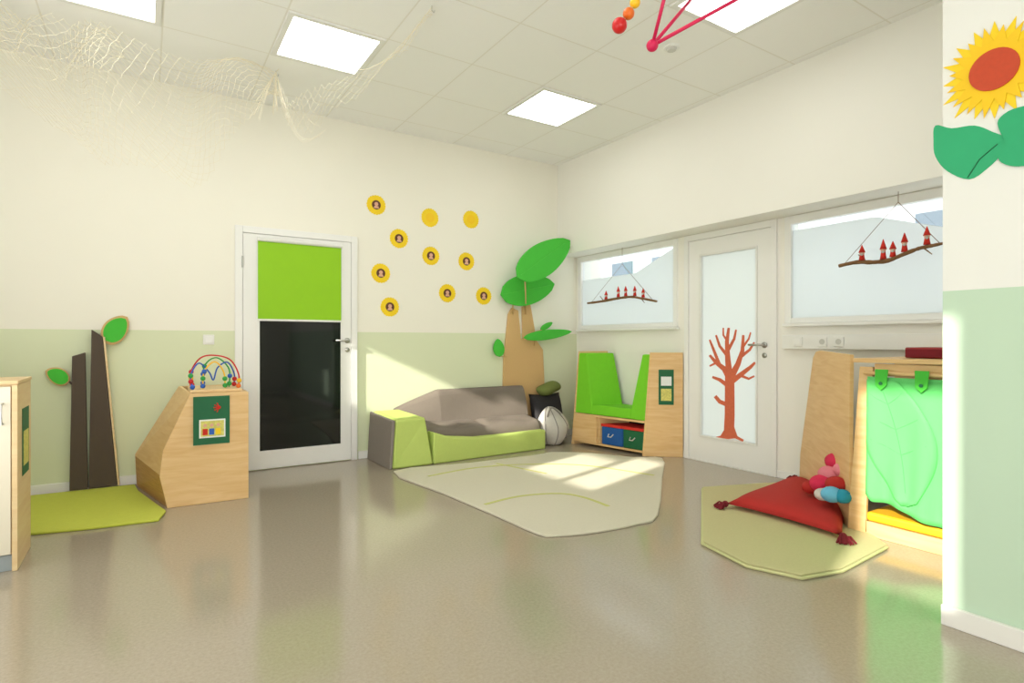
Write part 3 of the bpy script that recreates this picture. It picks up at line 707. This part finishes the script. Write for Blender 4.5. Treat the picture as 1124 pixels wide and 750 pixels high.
for p in C4:
    d = (p-cen); d.z = 0; d.normalize(); bm = B(); b0 = Vector((p.x, p.y, .047))-d*.01
    ball(bm, b0+d*.015, .022, 10)
    for k in range(26):
        an = random.uniform(-.7, .7); dd_ = Matrix.Rotation(an, 3, 'Z') @ d; L = random.uniform(.06, .09)
        tube(bm, [b0+d*.02, b0+dd_*L*.6+Vector((0, 0, random.uniform(-.01, .012))), b0+dd_*L+Vector((0, 0, -.021))], .006, 5)
    link('tassel', bm, 'red_dk', cs)
# caterpillar soft toy leaning on the end panel
ct = root('caterpillar_soft_toy', (3.65, 1.98, .1), 'stuffed caterpillar of pink, red and blue segments heaped on the red cushion against the den', 'soft toy')
for px, py, t, r, m_ in ((928, 495, 3.74, .052, 'pink'), (919, 507, 3.76, .070, 'hot'), (926, 516, 3.66, .058, 'pink'), (911, 521, 3.74, .068, 'pink'), (902, 531, 3.72, .068, 'hot'), (890, 535, 3.80, .052, 'red'), (918, 532, 3.58, .060, 'red'), (903, 543, 3.58, .046, 'white_knit'), (913, 543, 3.52, .058, 'cyan'), (925, 545, 3.48, .050, 'teal')):
    link('segment', ball(B(), at(px, py, t), r, 18, (1.08, 1.08, .84)), m_, ct, smooth=True)

# ================================================================ WINDOW BRANCHES
def onXpx(c):
    v = c-O; dep = S*v.x+K*v.y; lat = K*v.x-S*v.y; return 562+F*lat/dep
def branch_mobile(px, label, pts, X, figs, apexes, nm, sc, flabels, group):
    P = [onX(x, y, X) for x, y in pts]; r_ = root('hanging_branch', P[len(P)//2], label, 'branch')
    C_ = cr(P, 6); n = len(C_)
    link('branch', tube(B(), C_, [.013*sc*(1.15-.6*abs(i/n-.35))*random.uniform(.85, 1.15) for i in range(n)], 8), 'bark', r_, smooth=True)
    q = C_[n//4]; link('twig', tube(B(), [q, q+Vector((0, .06, .06))*sc], [.006*sc, .003*sc], 6), 'bark', r_)
    q = C_[3*n//4]; link('twig', tube(B(), [q, q+Vector((0, -.05, -.05))*sc], [.006*sc, .003*sc], 6), 'bark', r_)
    ap = onX(apexes[0], apexes[1], X); tp = Vector((ap.x, ap.y, ZS-.001))
    bm = B(); tube(bm, [C_[2], ap], .0022, 4); tube(bm, [C_[-3], ap], .0022, 4); tube(bm, [ap, tp], .0022, 4)
    link('string', bm, 'bark', r_)
    for (fx, h), fl_ in zip(figs, flabels):
        b = min(C_, key=lambda c: abs(onXpx(c)-fx)); g = b+Vector((0, 0, .0135*sc))
        f = root('felt_gnome', g, fl_, 'gnome figure', group)
        link('body', cone(B(), g, .020*sc, .012*sc, .045*h, 12), 'felt_red', f, smooth=True)
        link('head', ball(B(), g+Vector((0, 0, .05*h)), .016*sc, 12), 'skin', f, smooth=True)
        link('pointed_hat', cone(B(), g+Vector((0, 0, .055*h)), .021*sc, .002, .055*h, 12), 'felt_red', f, smooth=True)
        link('beard', ball(B(), g+Vector((-.012*sc, -.004, .040*h)), .010*sc, 8), 'white_knit', f, smooth=True)
branch_mobile(0, 'small branch with red gnomes hanging before the window left of the tree door', [(645, 333), (660, 331), (676, 328), (692, 326), (706, 328), (721, 331)], XR-.07,
   [(664, .9), (678, 1.1), (687, 1.0), (696, 1.0), (706, .9)], (683, 290), 1, 1.0,
   ['red felt gnome, first from the left on the branch left of the tree door', 'red felt gnome, second from the left on the branch left of the tree door', 'red felt gnome, middle one on the branch left of the tree door', 'red felt gnome, fourth from the left on the branch left of the tree door', 'red felt gnome, rightmost on the branch left of the tree door'], 'gnomes on the left branch')
branch_mobile(0, 'long forked branch with red gnomes hanging before the window near the wall pier', [(921, 292), (940, 288), (958, 288), (975, 286), (990, 280), (1008, 273), (1022, 270), (1036, 267)], XR-.12,
   [(947, 1.0), (969, 1.3), (980, 1.0), (994, 1.2), (1018, 1.1)], (986, 222), 1, 1.05,
   ['red felt gnome, first from the left on the branch near the wall pier', 'red felt gnome, second from the left on the branch near the wall pier', 'red felt gnome, middle one on the branch near the wall pier', 'red felt gnome, fourth from the left on the branch near the wall pier', 'red felt gnome, rightmost on the branch near the wall pier'], 'gnomes on the right branch')

# painted tree on door glass
bm = B()
def strip(pts, w0, w1):
    w0 *= 1.25; w1 *= 1.25
    n = len(pts); a = []; b = []
    for i, (x, y) in enumerate(pts):
        dx = pts[min(i+1, n-1)][0]-pts[max(i-1, 0)][0]; dy = pts[min(i+1, n-1)][1]-pts[max(i-1, 0)][1]; L = math.hypot(dx, dy)
        w = (w0+(w1-w0)*i/(n-1))/2; a.append((x-dy/L*w, y+dx/L*w)); b.append((x+dy/L*w, y-dx/L*w))
    prism(bm, [onX(x, y, XR+.0145) for x, y in a+b[::-1]], (-.0015-random.random()*.001, 0, 0))
for pts, w0, w1 in (([(800, 480), (801, 455), (801, 430), (801, 410)], 9, 8), ([(782, 482), (792, 480), (799, 470)], 2, 4), ([(816, 484), (808, 480), (803, 468)], 2, 4), ([(800, 482), (799, 470)], 12, 6),
    ([(801, 415), (795, 405), (786, 398), (779, 390)], 6, 2), ([(801, 415), (799, 395), (798, 375), (800, 360)], 6, 2), ([(802, 415), (810, 400), (815, 385), (816, 368)], 6, 2),
    ([(802, 420), (815, 410), (824, 403), (829, 398)], 5, 2), ([(801, 425), (790, 417), (782, 414)], 4, 2), ([(798, 390), (790, 380), (786, 368)], 3, 1.5), ([(799, 385), (806, 372), (808, 362)], 3, 1.5),
    ([(813, 392), (823, 384), (828, 376)], 3, 1.5), ([(790, 401), (783, 383), (779, 373)], 3, 1.5), ([(812, 412), (822, 416), (828, 413)], 2.5, 1.5), ([(800, 445), (790, 441), (785, 435)], 4, 3),
    ([(799, 375), (794, 368), (794, 360)], 2, 1.2), ([(815, 382), (822, 372), (824, 365)], 2, 1.2), ([(787, 398), (779, 402)], 2, 1.5)): strip(pts, w0, w1)
tag(link('window_painting', bm, 'paint_red'), 'reddish brown bare tree painted on the glass of the right door', 'painting')

# ================================================================ BIG SUNFLOWER ON PIER
c = onX(1092, 77, XP); r_ = root('paper_sunflower', c, 'huge paper sunflower with green leaves on the near wall pier', 'paper flower')
for lay, (n, ra, rb_, off) in enumerate(((16, .195, .12, .001), (16, .175, .11, .005))):
    pts = []
    for i in range(n*2):
        a = math.pi*(i+lay*1.0)/n; r = (ra*random.uniform(.93, 1.04)) if i % 2 == 0 else rb_
        pts.append((XP-off, c.y+r*.9*math.cos(a), c.z+r*math.sin(a)))
    link('petals', prism(B(), pts, (-.003, 0, 0)), 'petal' if lay else 'yellow', r_)
link('flower_centre', tube(B(), [(XP-.008, c.y, c.z), (XP-.014, c.y, c.z)], .078, 32), 'flower_c', r_)
def pl(poly, off): return link('leaf', prism(B(), [onX(p.x, p.y, XP-off) for p in cr([(x, y, 0) for x, y in poly], 4, True)], (-.003, 0, 0)), 'green_paper', r_)
pl([(1027, 138), (1045, 141), (1070, 138), (1090, 145), (1104, 152), (1100, 168), (1084, 185), (1064, 197), (1040, 188), (1027, 172), (1025, 155)], .0005)
pl([(1096, 132), (1112, 120), (1140, 116), (1165, 130), (1160, 165), (1130, 181), (1108, 182), (1096, 174), (1104, 158), (1098, 145)], .0045)
link('leaf_vein', tube(B(), [onX(x, y, XP-.005) for x, y in ((1062, 195), (1075, 175), (1095, 158))], .0018, 6), 'green_dk', r_)

# ================================================================ NET
def netsheet(U, L, nu, nv, amp, rad, power=1.0):
    U = cr(U, 12); L = cr(L, 12)
    def P(u, v):
        def s(C_, t):
            t = max(0, min(.9999, t))*(len(C_)-1); i = int(t); f = t-i; return C_[i]*(1-f)+C_[i+1]*f
        v2 = v**power
        a, b = s(U, u), s(L, u); p = a*(1-v2)+b*v2
        w = amp*math.sin(u*19+v*3)*math.sin(math.pi*min(1, v*.8+.1)); return p+Vector((w*.4, w, -.5*w+.03*math.sin(u*29)*v))
    bm = B()
    for sgn in (1, -1):
        for k in range(-nv*2, nu+nv*2):
            line = []
            for j in range(nv*2+1):
                i = k+sgn*j*.5
                if 0 <= i <= nu:
                    line.append(P(i/nu, j/(nv*2))+Vector((random.uniform(-.007, .007), random.uniform(-.007, .007), random.uniform(-.007, .007))))
            if len(line) > 2: tube(bm, line, rad, 3, cap=False)
    return bm
def ct_(px, py, dz=.01): p = onZ(px, py, ZC-dz); return p
hkA = ct_(303, 79); hkB = ct_(474, 8)
nt = root('fishing_net', hkA, 'cream fishing net draped in loops below the ceiling at the left', 'net')
link('mesh_sheet', netsheet([ct_(-120, -30), ct_(-20, -5, .02), ct_(50, 35, .06), ct_(110, 30, .04), ct_(215, 62, .10), hkA],
    [at(-120, 110, 3.3), at(0, 100, 3.6), at(60, 140, 3.75), at(120, 180, 3.8), at(170, 190, 3.85), at(225, 193, 3.95), at(262, 150, 4.2), at(288, 108, 4.35), hkA+Vector((0, 0, -.10))], 46, 15, .13, .0011), 'net', nt)
link('mesh_sheet', netsheet([hkA, at(318, 112, 4.35), at(338, 98, 4.2), at(370, 88, 4.1), at(410, 72, 3.95), at(445, 45, 3.8), hkB], [hkA+Vector((0, 0, -.18)), at(316, 134, 4.35), at(334, 146, 4.3), at(370, 122, 4.15), at(412, 84, 3.95), at(448, 50, 3.8), hkB+Vector((0, 0, -.02))], 24, 4, .02, .00095), 'net', nt)
link('mesh_sheet', netsheet([ct_(-60, -60, .02), ct_(0, 10, .03), ct_(70, 20, .05), ct_(130, 40, .04)], [at(-60, 20, 3.3), at(10, 62, 3.5), at(75, 85, 3.7), at(135, 60, 3.9)], 18, 7, .06, .001), 'net', nt)
bm = B()
for k in range(8):
    a = random.uniform(-.025, .025); b = random.uniform(-.03, .03)
    tube(bm, [hkA, hkA+Vector((a*.4, b*.4, -.12)), hkA+Vector((a, b, -.24-random.random()*.1))], .0019, 5)
    tube(bm, [hkA, hkA+Vector((-.07+a, b, -.16)), hkA+Vector((-.15+a*2, -.06+b, -.34-random.random()*.1))], .0012, 4)
for k in range(3):
    tube(bm, cr([hkA, at(314, 118+k*4, 4.4), at(330+k, 150+k*3, 4.35), at(352+k*3, 150-k*4, 4.2)], 5), .0011, 4)
link('gathered_strands', bm, 'net', nt)
link('edge_cord', tube(B(), cr([hkA, at(335, 46, 4.2), at(352, 52, 4.05), at(392, 76, 3.95), at(422, 66, 3.85), at(452, 36, 3.75), hkB], 8), .0022, 6), 'net', nt)
for h_ in (hkA, hkB):
    link('hook', tube(B(), [h_+Vector((0, 0, .009)), h_+Vector((0, 0, -.02)), h_+Vector((.015, 0, -.03)), h_+Vector((.02, 0, -.015))], .003, 6), 'steel', nt)

# ================================================================ STICK STAR and BEADS
jt = at(716, 50, 2.3)
st = root('stick_star', jt, 'magenta star of joined sticks hanging from the ceiling', 'mobile')
ends = [at(735, -25, 2.15), at(770, -14, 2.6), at(822, -8, 2.25)]
link('joint', ball(B(), jt, .024, 16), 'magenta', st, smooth=True)
for e_ in ends:
    link('stick', tube(B(), [jt, e_], .0075, 8), 'magenta', st, smooth=True); link('joint', ball(B(), e_, .022, 14), 'magenta', st, smooth=True)
link('stick', tube(B(), [ends[1], ends[2]], .0075, 8), 'magenta', st); link('stick', tube(B(), [ends[0], ends[1]], .0075, 8), 'magenta', st)
link('string', tube(B(), [ends[1], Vector((ends[1].x, ends[1].y, ZC))], .0015, 4), 'string', st)
b1, b2, b3 = at(680, 28, 2.25), at(690, 15, 2.25), at(697, 3, 2.25)
bd = root('bead_string', b1, 'string of red orange and yellow wooden beads hanging beside the magenta star', 'bead string')
b4 = at(702, -9, 2.25)
for p, r, m_ in ((b1, .030, 'red_gl'), (b2, .023, 'orange'), (b3, .021, 'yellow_bd'), (b4, .02, 'red_gl')): link('bead', ball(B(), p, r, 18), m_, bd, smooth=True)
link('string', tube(B(), [b1, b2, b3, b4, Vector((b4.x+.05, b4.y, ZC))], .002, 5), 'string', bd)

# ================================================================ LIGHT
def area(name, loc, rot, sx, sy, e, c=(1, 1, 1)):
    l = bpy.data.lights.new(name, 'AREA'); l.shape = 'RECTANGLE'; l.size = sx; l.size_y = sy; l.energy = e; l.color = c
    o = bpy.data.objects.new(name, l); col.objects.link(o); o.location = loc; o.rotation_euler = rot
area('window_daylight', (XL+.12, 2.0, 1.15), (0, R(-116), 0), 1.4, 3.6, 56, (1, .995, .98))  # added fill lamp inside the left wall, tilted up to brighten the ceiling
area('rear_daylight', (-.3, YF+.12, 1.25), (R(112), 0, 0), 2.4, 2.0, 100, (1, .995, .98))  # added soft fill behind the camera; the rear wall has no opening
sun = bpy.data.lights.new('sun', 'SUN'); sun.energy = 8; sun.angle = R(.9); sun.color = (1, .95, .84)
so = bpy.data.objects.new('sun', sun); col.objects.link(so); so.rotation_euler = Vector((1, .3, -.45)).to_track_quat('-Z', 'Y').to_euler(); so.location = (-6, -3, 5)
w = bpy.data.worlds.new('world'); bpy.context.scene.world = w; w.use_nodes = True
bgn = w.node_tree.nodes['Background']; bgn.inputs[0].default_value = lin((248, 250, 251)); bgn.inputs[1].default_value = 1.8
cam = bpy.data.cameras.new('camera'); cam.sensor_width = 36; cam.lens = F/1124*36; cam.clip_start = .02
co = bpy.data.objects.new('camera', cam); col.objects.link(co); co.location = (0, 0, H); co.rotation_euler = (R(90), 0, -TH)
bpy.context.scene.camera = co
bpy.context.scene.view_settings.view_transform = 'Standard'
bpy.context.scene.view_settings.look = 'None'
bpy.context.scene.view_settings.exposure = 0
